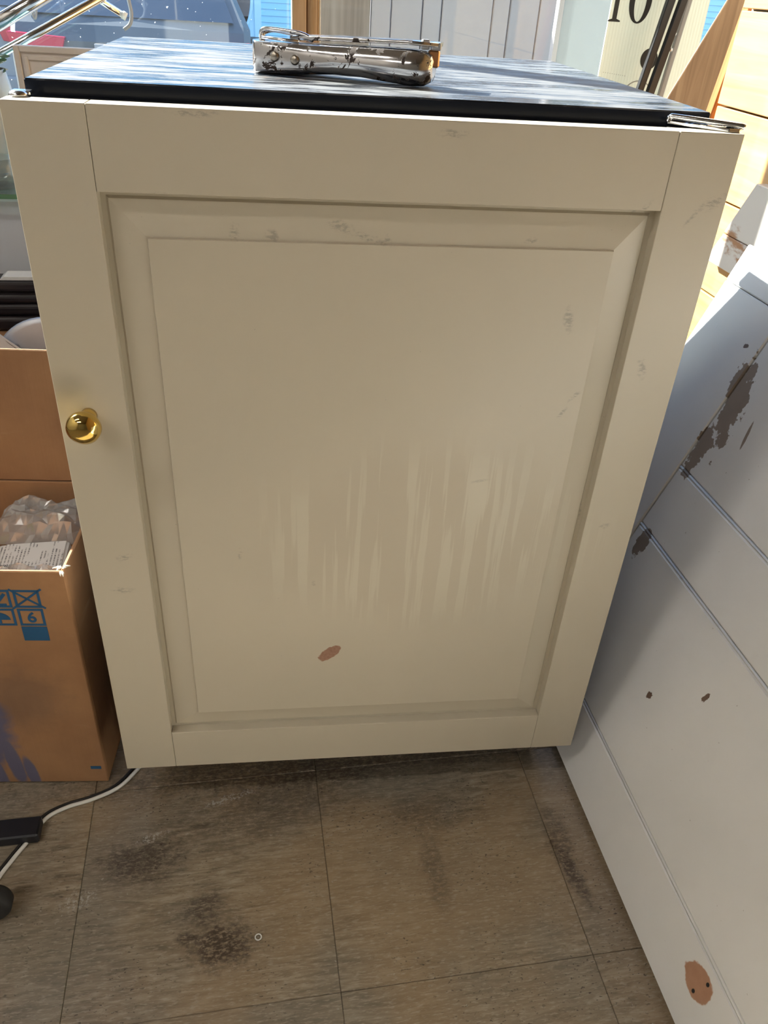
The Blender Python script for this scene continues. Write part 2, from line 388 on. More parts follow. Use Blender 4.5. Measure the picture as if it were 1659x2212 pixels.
def clear(name, tint, rough=.08, amt=.35):
    m = Mat(name); v = m.oc()
    tr = m.n('ShaderNodeBsdfTransparent'); tr.inputs[0].default_value = (*tint, 1)
    gl = m.n('ShaderNodeBsdfGlossy'); gl.inputs['Roughness'].default_value = rough
    lw = m.n('ShaderNodeLayerWeight'); lw.inputs[0].default_value = .5
    mx = m.n('ShaderNodeMixShader'); m.con(m.math('ADD', m.math('MULTIPLY', m.math('POWER', lw.outputs['Facing'], 4.0), .8), .03 + amt * .2), mx.inputs[0])
    m.con(tr.outputs[0], mx.inputs[1]); m.con(gl.outputs[0], mx.inputs[2]); 
    d2 = m.n('ShaderNodeBsdfDiffuse'); d2.inputs[0].default_value = (.85, .85, .85, 1)
    mm = m.n('ShaderNodeMixShader'); mm.inputs[0].default_value = amt * .4; m.con(mx.outputs[0], mm.inputs[1]); m.con(d2.outputs[0], mm.inputs[2])
    m.t.links.new(mm.outputs[0], m.out.inputs[0]); MT[name] = m.m
clear('plastic_film', (.93, .93, .93), .12, .45)
clear('shelf_glass', (.80, .93, .88), .03, .1)
clear('pane_glass', (.95, .97, .97), .02, 0.0)
clear('tumbler_glass', (.92, .96, .96), .03, .25)

def sign_plastic():
    m = Mat('corrugated_plastic', (.78, .80, .76), .45); v = m.oc()
    rib = m.math('SINE', m.math('MULTIPLY', m.sep(v)[0], 900.0)); m.bump(rib, .25, .001)
    m.set('Base Color', (.80, .83, .78, 1))
    tl = m.n('ShaderNodeBsdfTranslucent'); tl.inputs[0].default_value = (.80, .84, .76, 1)
    mx = m.n('ShaderNodeMixShader'); mx.inputs[0].default_value = .22; m.con(m.b.outputs[0], mx.inputs[1]); m.con(tl.outputs[0], mx.inputs[2])
    m.t.links.new(mx.outputs[0], m.out.inputs[0]); MT['sign'] = m.m
sign_plastic()

def label_print():
    m = Mat('printed_label', (.8, .8, .8), .45); v = m.oc(); o = m.sep(v)
    ln = m.smooth(m.math('SINE', m.math('MULTIPLY', o[0], 1500.0)), .2, .5)
    br = m.smooth(m.noise(m.mapv(v, (60, 900, 60)), 1, 2), .45, .5)
    blk = m.smooth(m.noise(m.mapv(v, (50, 28, 20)), 1, 1), .47, .5)
    f = m.math('MULTIPLY', m.math('MULTIPLY', ln, br), blk)
    m.set('Base Color', m.mix(m.math('MULTIPLY', f, .85), (.80, .79, .78), (.06, .06, .07))); MT['label'] = m.m
label_print()

simple('ceiling_paint', (.20, .17, .14), .9); simple('wall_paint', (.26, .24, .2), .85, var=.04, scale=3)
simple('wall_white', (.80, .78, .74), .8, var=.03, scale=3); simple('slab', (.16, .13, .10), .8); simple('gap_dark', (.05, .03, .018), .9)
simple('black_paint', (.012, .013, .018), .35); simple('black_plastic', (.012, .012, .012), .5, var=.3, scale=80)
simple('brass', (.80, .58, .18), .09, 1.0); simple('steel', (.62, .62, .64), .22, 1.0); simple('chrome', (.80, .81, .82), .09, 1.0)
simple('copper', (.85, .45, .22), .3, .9); simple('dull_metal', (.50, .52, .56), .4, .4, var=.12, scale=14)
simple('rivet_metal', (.42, .38, .32), .3, 1.0); simple('white_plastic', (.78, .79, .78), .4); simple('cord_white', (.72, .71, .67), .45); simple('cord_black', (.015, .014, .014), .5)
simple('blue_ink', (.010, .085, .20), .7); simple('black_ink', (.012, .014, .016), .5); simple('grey_ink', (.34, .35, .34), .6)
simple('panel_white', (.40, .39, .405), .6, var=.05, scale=7); simple('panel_blue', (.30, .345, .38), .6, var=.04, scale=5)
simple('grey_cabinet', (.66, .69, .74), .5, var=.04, scale=4); simple('drawer_cream', (.78, .74, .70), .45)
simple('glaze_white', (.82, .82, .78), .25); simple('leaf', (.10, .17, .07), .55, var=.3, scale=60); simple('petal', (.9, .88, .84), .6)
simple('green_lid', (.42, .48, .05), .4); simple('siding_blue', (.38, .74, 1.0), .7); simple('trim_blue', (.55, .85, 1.0), .6)
simple('dark_glass', (.03, .045, .07), .08); simple('car_silver', (.10, .115, .13), .45); simple('car_white', (.30, .32, .35), .45)
simple('tail_red', (.55, .02, .06), .15); simple('tyre', (.015, .015, .015), .8); simple('asphalt', (.07, .072, .075), .9, var=.15, scale=9)
simple('sheet_grey', (.33, .34, .36), .5); simple('soil', (.05, .035, .025), .9); simple('rubber', (.02, .02, .02), .7)
lm = Mat('fill_tube'); lm.set('Emission Color', (1.0, .94, .86, 1)); lm.set('Emission Strength', FILL_LAMP); MT['lamp'] = lm.m

def kind(o): o['kind'] = 'structure'; return o

# ------------------------------------------------------------------ the room
XW, YW, YB = .74, 1.25, .79           # pine wall plane, window plane, where the pine wall ends and the window bay widens
floor = kind(bx('floor', (-2.5, -4.0, -.12), (1.15, 1.40, -.0035), MT['slab']))
tm = MB().box((-.1523, -.1523, -.006), (.1523, .1523, 0), .0008).mesh('tile')
for i in range(-7, 3):
    for j in range(-13, 4):
        x, y = .1025 + .305 * i, -.1025 + .305 * j
        if x < -2.3 or x > .95 or y > 1.12: continue
        t = link('tile', tm, MT['tile'], floor, (x, y, 0))
        t.location.z += random.uniform(-.0006, .0002)
kind(bx('ceiling', (-2.5, -4.0, 2.6), (1.15, 1.40, 2.7), MT['ceiling_paint']))
kind(bx('wall_left', (-2.6, -4.0, 0), (-2.5, 1.40, 2.6), MT['wall_white']))
kind(bx('wall_rear', (-2.6, -4.1, 0), (1.15, -4.0, 2.6), MT['wall_paint']))
wr = kind(MB().box((XW + .02, -4.0, 0), (1.15, YB, 2.6)).box((1.10, YB, 0), (1.15, 1.40, 2.6)).build('wall_right', MT['wall_paint']))
zs = [.0, .05, .20, .3515, .5005, .6586, .802, .948]
while zs[-1] < 2.45: zs.append(zs[-1] + .149)
zs.append(2.6)
for a, b in zip(zs, zs[1:]):
    bx('plank', (XW + random.uniform(0, .0015), -4.0, a + .0016), (XW + .022, YB - .002, b - .0016), MT['pine'], wr, .0012)
wb = kind(MB().box((-2.5, YW, 0), (-.82, YW + .12, 1.40)).box((-2.5, YW, 2.36), (1.10, YW + .12, 2.6)).box((-.82, YW, 0), (1.10, YW + .12, .42)).build('wall_back', MT['wall_paint']))  # left part is unseen, raised to keep the sun off the near floor
# window: glass either side of the timber post
win = kind(MB().box((-.85, YW, .42), (1.10, YW + .10, .46)).box((-.85, YW + .02, 2.32), (1.10, YW + .10, 2.36)).box((-.85, YW + .02, .46), (-.82, YW + .10, 2.32)).box((1.06, YW + .02, .46), (1.10, YW + .10, 2.32)).build('window_1', MT['postwood']))
pl, pr_ = at(629, 40, YW).x, at(689, 40, YW).x
bx('pane', (-.82, YW + .055, .46), (pl, YW + .061, 2.32), MT['glass'], win)
bx('pane', (pr_, YW + .055, .46), (1.06, YW + .061, 2.32), MT['pane_glass'], win)
w2 = kind(bx('window_2', (-2.5, YW + .02, 1.40), (-.85, YW + .10, 1.43), MT['postwood']))
bx('pane', (-2.5, YW + .055, 1.43), (-.85, YW + .061, 2.36), MT['pane_glass'], w2)

# timber window post
pm = (pl + pr_) / 2
post = empty('window_post', (pm, YW, .46)); tag(post, 'brown timber window post with one dark screw between the glass and the white boards', 'post')
MB().box((pl - pm, -.03, 0), (.0, .004, 1.75), .002).build('board', MT['postwood'], post)
MB().tube([(.012, -.014, 0), (.012, -.014, 1.75)], .012, 16).box((.0, -.012, 0), (pr_ - pm, .004, 1.75), .003).build('round_edge', MT['postwood'], post)
q = at(640, 73, YW - .03); MB().lathe([(.0005, -.004), (.0045, -.003), (.0055, 0)], 12, 'y', (q.x - pm, -.031, q.z - .46)).build('screw', MT['black_plastic'], post)
bx('lit_edge', (pr_ - pm, -.010, 0), (pr_ - pm + .003, .004, 1.75), MT['glaze_white'], post)  # white strip painted in for the post's lit right edge

# unseen ceiling strip lamps added behind the camera as fill light
for k, (x, y) in enumerate([(-1.62, -.75), (-1.5, -2.3)]):
    l = empty('fill_lamp', (x, y, 2.6)); tag(l, ['added white fill lamp on the ceiling nearer the window', 'added white fill lamp on the ceiling nearer the rear wall'][k], 'lamp', 'added ceiling fill lamps')
    MB().box((-.60, -.07, -.05), (.60, .07, 0), .004).build('housing', MT['white_plastic'], l)
    for s in (-1, 1): MB().tube([(-.57, s * .035, -.068), (.57, s * .035, -.068)], .016, 12).build('tube', MT['lamp'], l)

# ------------------------------------------------------------------ refrigerator with the cream door
G = .085
fr = empty('refrigerator', (0, 0, 0), R(-3.2)); tag(fr, 'small black refrigerator with a cream raised-panel door and brass knob', 'refrigerator')
H, W2 = .7793 + G, .30
ZT = .790 + G
MB().box((-.283, .048, .03), (.283, .525, ZT - .022), .003).build('body', MT['black_paint'], fr)
top = MB().box((-.2905, .0415, ZT - .024), (.2865, .532, ZT), .0012).build('top', MT['top'], fr)
for x, y in ((-.25, .09), (.25, .09), (-.25, .49), (.25, .49)):
    MB().lathe([(.018, 0), (.018, .012), (.012, .014), (.012, .032)], 14, 'z', (x, y, .0)).build('foot', MT['black_plastic'], fr)
bx('kickplate', (-.27, .075, .012), (.27, .085, .06), MT['black_plastic'], fr)
# door: a raised field with bevelled margins, framed by stiles and rails
xi0, xi1, zi0, zi1 = -.2378, .2425, .0648 + G, .7152 + G
xf0, xf1, zf0, zf1 = -.2025, .2088, .0965 + G, .6788 + G
bm = bmesh.new()
def loop(x0, x1, z0, z1, y): return [bm.verts.new(p) for p in ((x0, y, z0), (x1, y, z0), (x1, y, z1), (x0, y, z1))]
L1 = loop(xi0 - .008, xi1 + .008, zi0 - .008, zi1 + .008, .0125); L2 = loop(xi0 + .0045, xi1 - .0045, zi0 + .0045, zi1 - .0045, .0125)
L2b = loop(xi0 + .0065, xi1 - .0065, zi0 + .0065, zi1 - .0065, .0105)
L3 = loop(xf0, xf1, zf0, zf1, .0052); L4 = loop(xf0 + .0006, xf1 - .0006, zf0 + .0006, zf1 - .0006, .0030)
for A, B in ((L1, L2), (L2, L2b), (L2b, L3), (L3, L4)):
    for i in range(4): bm.faces.new((A[i], A[(i + 1) % 4], B[(i + 1) % 4], B[i]))
bm.faces.new(L4)
BK = loop(xi0 - .008, xi1 + .008, zi0 - .008, zi1 + .008, .020); bm.faces.new(BK[::-1])
for i in range(4): bm.faces.new((BK[i], BK[(i + 1) % 4], L1[(i + 1) % 4], L1[i]))
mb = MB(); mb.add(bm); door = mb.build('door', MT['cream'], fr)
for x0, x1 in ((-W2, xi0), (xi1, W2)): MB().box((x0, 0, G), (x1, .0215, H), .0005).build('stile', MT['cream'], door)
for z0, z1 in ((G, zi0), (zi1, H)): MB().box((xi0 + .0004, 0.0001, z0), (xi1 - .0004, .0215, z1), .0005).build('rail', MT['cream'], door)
MB().box((-.294, .0215, G + .004), (.294, .0385, H - .0005), .002).build('liner', MT['chrome'], door)
MB().lathe([(.0075, 0), (.0072, -.004), (.0062, -.010), (.0085, -.015), (.0135, -.019), (.0158, -.024), (.0150, -.030), (.0110, -.0345), (.0055, -.0365), (.0006, -.0370)], 40, 'y', (-.2725, 0, .5145 + G)).build('knob', MT['brass'], door)
# hinge bracket and rod on the right, small catch on the left
hg = MB().prism([(.247, .040), (.290, .040), (.303, .026), (.3035, .012), (.298, .006), (.288, .006)], H + .0002, H + .0032, 'z', .0006).build('hinge', MT['chrome'], fr)
MB().tube(smooth_path([(.2455, .036, H + .0035), (.2465, .034, H + .0065), (.2520, .031, H + .0070), (.2975, .0095, H + .0052), (.3005, .0085, H + .0045)], 5), .0024, 10).build('rod', MT['chrome'], hg)
MB().box((-.2985, .026, H), (-.283, .039, H + .0032), .0008).lathe([(.0072, 0), (.0072, .002), (.0045, .0042), (.0005, .0045)], 18, 'z', (-.2905, .0215, H)).build('catch', MT['steel'], fr)

# ------------------------------------------------------------------ chrome tool lying on the refrigerator
tool = empty('hand_tool', (0, 0, ZT), 0.0); tool.rotation_euler.z = R(-3.2)
tag(tool, 'worn chrome hand tool with rivets and peeling plating lying on the refrigerator top', 'hand tool')
A0, A1 = Vector((-.1120, .163)), Vector((.0440, .104)); ax = (A1 - A0).normalized(); nx = Vector((-ax.y, ax.x)); LEN = (A1 - A0).length
def TP(s, d, z): p = A0 + ax * (s * LEN) + nx * d; return Vector((p.x, p.y, z))
def loft(secs, ring, name, mat, parent):
    bm = bmesh.new(); rg = []
    for s, zb, zt, d0, d1, rb, rt in secs:
        pts = []
        def arc(cd, cz, r, a0, a1):
            for k in range(7):
                a = R(a0 + (a1 - a0) * k / 6); pts.append((cd + r * math.cos(a), cz + r * math.sin(a)))
        arc(d0 + rb, zb + rb, rb, 270, 180); arc(d0 + rt, zt - rt, rt, 180, 90); arc(d1 - rt, zt - rt, rt, 90, 0); arc(d1 - rb, zb + rb, rb, 0, -90)
        rg.append([bm.verts.new(TP(s, a, b)) for a, b in pts])
    n = len(rg[0])
    for i in range(len(rg) - 1):
        for k in range(n):
            f = bm.faces.new((rg[i][k], rg[i][(k + 1) % n], rg[i + 1][(k + 1) % n], rg[i + 1][k])); f.smooth = True
    bm.faces.new(rg[0]); bm.faces.new(rg[-1][::-1])
    m = MB(); m.add(bm); return m.build(name, mat, parent)
secs = [(-.030, .0012, .0275, .006, .044, .0015, .002), (0.0, .0006, .0268, .001, .046, .002, .0025), (.12, .0010, .0268, .0, .047, .006, .006), (.28, .0022, .0272, .0, .046, .008, .009), (.45, .0042, .0280, .0, .044, .010, .011),
        (.60, .0040, .0288, -.001, .043, .0115, .012), (.75, .0020, .0295, -.002, .042, .013, .0130), (.88, .0004, .0298, -.003, .041, .0142, .0142), (.955, .0012, .0290, .0, .039, .0132, .0132), (.99, .0045, .0262, .005, .034, .0100, .0100), (1.0, .0085, .0222, .010, .029, .006, .006)]
body = loft(secs, None, 'body', MT['chrome_worn'], tool)
loft([(.18, .0285, .0325, .012, .040, .0012, .0015), (.40, .0305, .0345, .012, .040, .0012, .0015), (.85, .0330, .0365, .010, .038, .0012, .0015), (1.02, .0325, .0360, .012, .036, .0012, .0015)], None, 'lever', MT['chrome_worn'], tool)
for s, z, r in ((.115, .0155, .0046), (.235, .0140, .0044)):
    p = TP(s, -.0003, z); m_ = MB().lathe([(r, 0), (r * .95, -.0012), (r * .6, -.0022), (r * .1, -.0025)], 18, 'y')
    o = m_.build('rivet', MT['rivet_metal'], tool, p); o.rotation_euler.z = math.atan2(ax.y, ax.x)
MB().tube(smooth_path([TP(-.01, .020, .027), TP(.0, .018, .0345), TP(.06, .015, .0365), TP(.24, .014, .0345), TP(.30, .016, .030), TP(.22, .030, .031), TP(.05, .032, .0345), TP(-.01, .028, .032), TP(-.01, .024, .027)], 6), .0019, 10).build('wire_loop', MT['chrome_worn'], tool)
MB().tube([TP(.02, .010, .0295), TP(.24, .008, .0285)], .0014, 8).build('wire_loop_rod', MT['chrome'], tool)
MB().box(TP(.93, .012, .030), TP(.96, .020, .038), .001).box(TP(.985, .012, .030), TP(1.015, .024, .036), .001).build('catch', MT['dull_metal'], tool)
MB().box(TP(.965, .016, .016), TP(1.012, .026, .030), .0015).build('copper_tip', MT['copper'], tool)
MB().lathe([(.006, 0), (.006, -.003), (.003, -.005)], 14, 'x').build('end_stud', MT['steel'], tool, TP(-.030, .022, .013))

# ------------------------------------------------------------------ old painted plank door leaning on its long edge
ld = empty('plank_door', (.3115, 0, .0122)); ld.rotation_euler.y = R(20.5)
tag(ld, 'old white painted plank door on its long edge, leaning at the right with peeling paint', 'door')
def slab(name, y0, y1, s0, s1, x0=0.0, x1=.034, bev=.0016):
    return bx(name, (x0, y0, s0), (x1, y1, s1), MT['oldwhite'], ld, bev)
YE, YR, YN = .315, .1735, -1.05
slab('rail', YR + .0006, YE, 0, .6645); slab('rail', YN, YN + .12, .0895, .6645)
slab('stile', YN + .0, YE, .6655, .7175); slab('stile', YN, YR - .0006, 0, .0865)
for s0, s1 in ((.0905, .3325), (.3370, .4325), (.4370, .6645)): slab('plank', YN + .121, YR - .0006, s0, s1, .0012, .030, .0022)
for s in (.0888, .3348, .4348):
    MB().tube([(.0030, YN + .121, s), (.0030, YR - .001, s)], .0021, 8).build('bead', MT['oldwhite'], ld)
bx('backing', (.030, YN + .121, .08), (.0335, YR - .001, .66), MT['gap_dark'], ld)

# ------------------------------------------------------------------ things along the pine wall
wbd = empty('whitewashed_boards', (XW, .4, .563)); tag(wbd, 'two short whitewashed boards with slanted ends fixed to the pine wall', 'board')
for z0, z1 in ((.563, .6175), (.6190, .712)):
    sl_ = lambda z: .656 - (z - .563) * .57
    MB().prism([(sl_(z0) - .4, z0 - .563), (sl_(z1) - .4, z1 - .563), (-.25, z1 - .563), (-.25, z0 - .563)], -.020, -.001, 'x', .0012).build('board', MT['whitewash'], wbd)

def leaning(name, pts, Y, thick, mat, label, cat, zmin=0.0, zmax=1.25, group=None):
    """board whose face lies at depth Y; pts = photo pixels of (left-low, left-high, right-low, right-high)"""
    ll, lh, rl, rh = [at(*p, Y) for p in pts]
    def on(a, b, z): t = (z - a.z) / (b.z - a.z); return a.x + (b.x - a.x) * t
    e = empty(name, (on(ll, lh, zmin), Y, zmin)); o = e.location
    poly = [(on(ll, lh, zmin) - o.x, 0), (on(rl, rh, zmin) - o.x, 0), (on(rl, rh, zmax) - o.x, zmax - zmin), (on(ll, lh, zmax) - o.x, zmax - zmin)]
    MB().prism(poly, 0, thick, 'y', .0015).build('board', mat, e)
    tag(e, label, cat, group); return e, poly
pk, pp = leaning('timber_plank', [(1440, 215), (1572, 0), (1532, 245), (1622, 0)], 1.02, .005, MT['plank'], 'wide brown timber plank leaning in the window corner', 'plank', zmax=1.06)
st_, sp = leaning('stained_timber', [(1536, 246), (1624, 0), (1553, 248), (1647, 0)], .80, .022, MT['stained'], 'orange-brown stained timber strip leaning at the end of the pine wall', 'timber', zmax=1.02)
MB().prism([(sp[1][0] + .001, 0), (sp[1][0] + .013, 0), (sp[2][0] + .013, sp[2][1]), (sp[2][0] + .001, sp[2][1])], -.012, .012, 'y', .001).build('edge_strip', MT['plank'], st_)  # brown strip stands in colour for the timber's shaded right side
b1, q1 = leaning('metal_bar_pair', [(1376, 200), (1444, 0), (1388, 204), (1461, 0)], 1.12, .014, MT['black_paint'], 'black metal frame bars leaning against the window right of the sign', 'frame', zmax=1.10)
ll_, lh_, rl_, rh_ = [at(*p, 1.12) for p in ((1392, 205), (1466, 0), (1406, 208), (1481, 0))]
def onx(a, b, z): return a.x + (b.x - a.x) * (z - a.z) / (b.z - a.z)
o = b1.location
MB().prism([(onx(ll_, lh_, 0) - o.x, 0), (onx(rl_, rh_, 0) - o.x, 0), (onx(rl_, rh_, 1.1) - o.x, 1.1), (onx(ll_, lh_, 1.1) - o.x, 1.1)], -.012, .002, 'y', .001).build('bar', MT['black_paint'], b1)
# upright grey channel with two screws behind the black frame
ch, cq = leaning('metal_channel', [(1424, 205), (1487, 0), (1433, 209), (1497, 0)], 1.17, .012, MT['sheet_grey'], 'grey metal channel with two bright screws behind the black frame bars', 'channel', zmax=1.10)
for px, py in ((1458, 73), (1450, 108)):
    p = at(px, py, 1.168); MB().lathe([(.0042, 0), (.0040, -.002), (.0012, -.003)], 12, 'y', (p.x - ch.location.x, -.001, p.z)).build('screw', MT['steel'], ch)

# corrugated plastic sign behind the black frame
YS = 1.20
sx0, sx1 = at(1306, 90, YS).x, at(1520, 60, YS).x
sg = empty('plastic_sign', (sx0, YS, .47)); tag(sg, 'white corrugated plastic sign with black figures 10 standing at the window', 'sign')
bx('sheet', (0, 0, 0), (sx1 - sx0, .004, .62), MT['sign'], sg)
def pz(px, py): p = at(px, py, YS - .001); return (p.x - sx0, p.z - .47)
def ink(poly, mat, name='figure', lo=-.0009): return MB().prism(poly, lo, -.0001, 'y').build(name, mat, sg)
x0, zb = pz(1313, 46); x1, _ = pz(1339, 46); u = x1 - x0
ink([(x0, zb), (x1, zb), (x1, zb + u * .09), (x0 + u * .68, zb + u * .2), (x0 + u * .68, zb + u * 2.9), (x0 + u * .55, zb + u * 2.9), (x0, zb + u * 2.65), (x0 + u * .05, zb + u * 2.55), (x0 + u * .32, zb + u * 2.6), (x0 + u * .32, zb + u * .2), (x0, zb + u * .09)], MT['black_ink'])
cx, cz0 = pz(1375, 51); rw = (pz(1400, 10)[0] - pz(1352, 10)[0]) / 2; rh = u * 1.50; n = 40
bm = bmesh.new(); O = []; I = []
for k in range(n):
    a = 2 * math.pi * k / n
    for L, ra, rb in ((O, rw, rh), (I, rw * .52, rh * .92)): L.append([bm.verts.new((cx + ra * math.cos(a), y, cz0 + rh + rb * math.sin(a))) for y in (-.0009, -.0001)])
for k in range(n):
    j = (k + 1) % n
    bm.faces.new((O[k][0], O[j][0], I[j][0], I[k][0])); bm.faces.new((O[k][1], I[k][1], I[j][1], O[j][1]))
    bm.faces.new((O[k][0], O[k][1], O[j][1], O[j][0])); bm.faces.new((I[k][0], I[j][0], I[j][1], I[k][1]))
m_ = MB(); m_.add(bm); m_.build('figure', MT['black_ink'], sg)
c0 = pz(1402, 128); ink([(c0[0] + .020 * math.cos(2 * math.pi * k / 28), c0[1] + .021 * math.sin(2 * math.pi * k / 28)) for k in range(28)], MT['black_ink'], 'disc')
for k in range(11):
    p = pz(1304 + k * 4.6, 156 + k * .8); ink([(p[0] + .0007 * math.cos(a), p[1] + .0007 * math.sin(a)) for a in [i * math.pi / 3 for i in range(6)]], MT['grey_ink'], 'dot')
c0 = pz(1375, 205); arc = [(c0[0] + r * math.cos(a), c0[1] + r * .85 * math.sin(a)) for r, seq in ((.034, range(0, 19)), (.0315, range(18, -1, -1))) for a in [math.pi * k / 18 for k in seq]]
ink(arc, MT['grey_ink'], 'arc')

# white boards standing outside the window
YO = 2.3
fe = empty('white_board_fence', (at(690, 60, YO).x, YO, -.35)); o = fe.location
tag(fe, 'pale upright boards standing outside the window behind the refrigerator', 'fence')
edges = [690, 800, 843, 910, 951, 1060, 1097, 1161, 1204]
for k, (a, b) in enumerate(zip(edges, edges[1:])):
    xa, xb = at(a, 60, YO).x, at(b, 60, YO).x
    MB().box((xa - o.x + .002, random.uniform(-.004, .004), 0), (xb - o.x - .002, .03, 1.70), .003).build('board', MT['plywood'] if k == 0 else MT['panel_white'], fe)
for z in (.3, 1.3): bx('rail', (0, .03, z), (at(1204, 60, YO).x - o.x, .06, z + .08), MT['panel_white'], fe)
YP = 1.75
bp = empty('blue_grey_sheet', (at(1203, 60, YP).x, YP, -.35)); tag(bp, 'smooth blue-grey sheet standing between the pale boards and the plastic sign', 'sheet')
bx('sheet', (0, 0, 0), (at(1335, 60, YP).x - at(1203, 60, YP).x, .02, 1.62), MT['panel_blue'], bp, .003)
bx('edge_strip', (-.004, -.004, 0), (.010, .022, 1.62), MT['panel_white'], bp, .001)

# ------------------------------------------------------------------ cardboard box on the left
BA = R(-6.5)
bo = empty('cardboard_box', (-.339, .0653, 0), BA); tag(bo, 'open brown cardboard box with blue printed symbols and dark blue paint smears', 'box')
BD, BH, BW, T = .205, .376, .44, .0045
def card(name, a, b, bev=.0012): return bx(name, a, b, MT['cardboard'], bo, bev)
fp = card('front_panel', (-BW, 0, .002), (0, T, BH))
card('side_panel', (-T, T, .002), (0, BD, BH)); card('side_panel', (-BW, T, .002), (-BW + T, BD, BH))
card('back_panel', (-BW + T, BD - T, .002), (-T, BD, BH - .006)); card('bottom_panel', (-BW + T, T, .002), (-T, BD - T, .006))
fl = bx('flap', (-BW + .004, 0, 0), (-.006, T, .183), MT['cardboard_plain'], bo, .0012)
fl.location = (0, BD - T, BH - .004); fl.rotation_euler.x = R(-3)
# frayed corner where the box edge is torn
for k in range(7):
    a = random.uniform(0, 6.28); p = Vector((-.005 + random.uniform(-.006, .003), .004 + random.uniform(-.004, .006), BH - .006))
    MB().tube([p, p + Vector((math.cos(a) * .005, math.sin(a) * .005, .006)), p + Vector((math.cos(a) * .010, math.sin(a) * .010, .004))], [.0016, .0014, .0005], 6).build('torn_fibre', MT['whitewash'], bo)
def prn(poly, name='print'): return MB().prism(poly, -.0006, -.00005, 'y').build(name, MT['blue_ink'], fp)
def frame(u0, u1, z0, z1, t=.0028):
    for p in ([(u0, z0), (u1, z0), (u1, z0 + t), (u0, z0 + t)], [(u0, z1 - t), (u1, z1 - t), (u1, z1), (u0, z1)], [(u0, z0 + t), (u0 + t, z0 + t), (u0 + t, z1 - t), (u0, z1 - t)], [(u1 - t, z0 + t), (u1, z0 + t), (u1, z1 - t), (u1 - t, z1 - t)]): prn(p)
def bar(p, q, t=.0024):
    p, q = Vector(p), Vector(q); d = (q - p).normalized(); nn = Vector((-d.y, d.x)) * t / 2; prn([tuple(p - nn), tuple(q - nn), tuple(q + nn), tuple(p + nn)])
uc = (-.0625, -.0330); ul = (-.0965, -.0665)
frame(*uc, .3225, .3490); frame(*uc, .2945, .3205); prn([(uc[0], .2705), (uc[1], .2705), (uc[1], .2925), (uc[0], .2925)])
bar((uc[0] - .004, .3205), (uc[1] + .003, .3505)); bar((uc[0] - .004, .3500), (uc[1] + .004, .3215))
frame(*ul, .3225, .3490); frame(*ul, .2945, .3205)
bar((ul[1] - .016, .330), (ul[1] - .006, .343), .004); bar((ul[1] - .014, .327), (ul[1] - .006, .327), .0025)
prn([(ul[1] - .020 + .014 * math.cos(R(a)), .3035 + .011 * math.sin(R(a))) for a in range(0, 181, 15)]); bar((ul[1] - .018, .304), (ul[1] - .018, .298))
prn([(-.020, .030), (-.006, .030), (-.006, .0355), (-.020, .0355)])
fc = bpy.data.curves.new('six', 'FONT'); fc.body = '6'; fc.size = .0215; fc.offset = .0004; fc.extrude = .0003; fc.align_x = 'CENTER'
to = bpy.data.objects.new('six_tmp', fc); COL.objects.link(to); bpy.context.view_layer.update()
sm = bpy.data.meshes.new_from_object(to.evaluated_get(bpy.context.evaluated_depsgraph_get())); bpy.data.objects.remove(to)
sm.materials.clear(); s6 = link('print', sm, MT['blue_ink'], fp, ((uc[0] + uc[1]) / 2, -.0003, .3000)); s6.rotation_euler.x = R(90)
# things inside the box
def boxpt(u, v, z): c, s = math.cos(BA), math.sin(BA); return Vector((-.339 + c * u - s * v, .0653 + s * u + c * v, z))
pkg = empty('labelled_packet', boxpt(-.075, .095, .008), BA + R(8)); tag(pkg, 'white packet with a printed label standing inside the cardboard box', 'packet')
MB().box((-.045, -.035, 0), (.045, .030, .318), .006, None, 2).build('wrapper', MT['white_plastic'], pkg)
lb = MB().prism([(-.040, -.030), (.040, -.030), (.040, .026), (-.032, .026), (-.040, .018)], .3185, .3192, 'z').build('label_sheet', MT['label'], pkg)
for k in range(6): bx('bar', (-.034 + k * .0024, -.029, .3192), (-.034 + k * .0024 + (.0012 if k % 2 else .0006), -.018, .3195), MT['black_ink'], lb)
lid = empty('green_tin', boxpt(-.165, .055, .008)); tag(lid, 'tin with a yellow-green lid inside the cardboard box', 'tin')
MB().lathe([(.040, 0), (.040, .300)], 28).build('can', MT['dull_metal'], lid); MB().lathe([(.042, .300), (.042, .312), (.037, .312), (.036, .309), (.0005, .309)], 28).build('lid', MT['green_lid'], lid)
def film(name, c, sx, sy, sz, label, seed, yaw=0):
    rnd = random.Random(seed); bm = bmesh.new(); nx_, ny_ = 18, 14
    ph = [(rnd.uniform(4, 13), rnd.uniform(4, 13), rnd.uniform(0, 6.3), rnd.uniform(.1, .35)) for _ in range(9)]
    g = []
    for i in range(nx_):
        row = []
        for j in range(ny_):
            u, v = i / (nx_ - 1), j / (ny_ - 1)
            h = sum(abs(math.sin(a * u + b * v + p)) * k for a, b, p, k in ph) / 2.0
            e = min(u, 1 - u, v, 1 - v) * 5; e = min(1, e)
            row.append(bm.verts.new(((u - .5) * sx + rnd.uniform(-.002, .002), (v - .5) * sy + rnd.uniform(-.002, .002), sz * (.15 + .85 * e) * h)))
        g.append(row)
    for i in range(nx_ - 1):
        for j in range(ny_ - 1): bm.faces.new((g[i][j], g[i + 1][j], g[i + 1][j + 1], g[i][j + 1]))
    m = MB(); m.add(bm); o = m.build(name, MT['plastic_film'], None, c, yaw); tag(o, label, 'plastic bag', 'crumpled clear bags in the cardboard box')
    md = o.modifiers.new('thick', 'SOLIDIFY'); md.thickness = .0004; return o
film('plastic_bag', boxpt(-.075, .160, .315), .135, .070, .055, 'crumpled clear plastic bag at the back of the cardboard box', 3, BA)
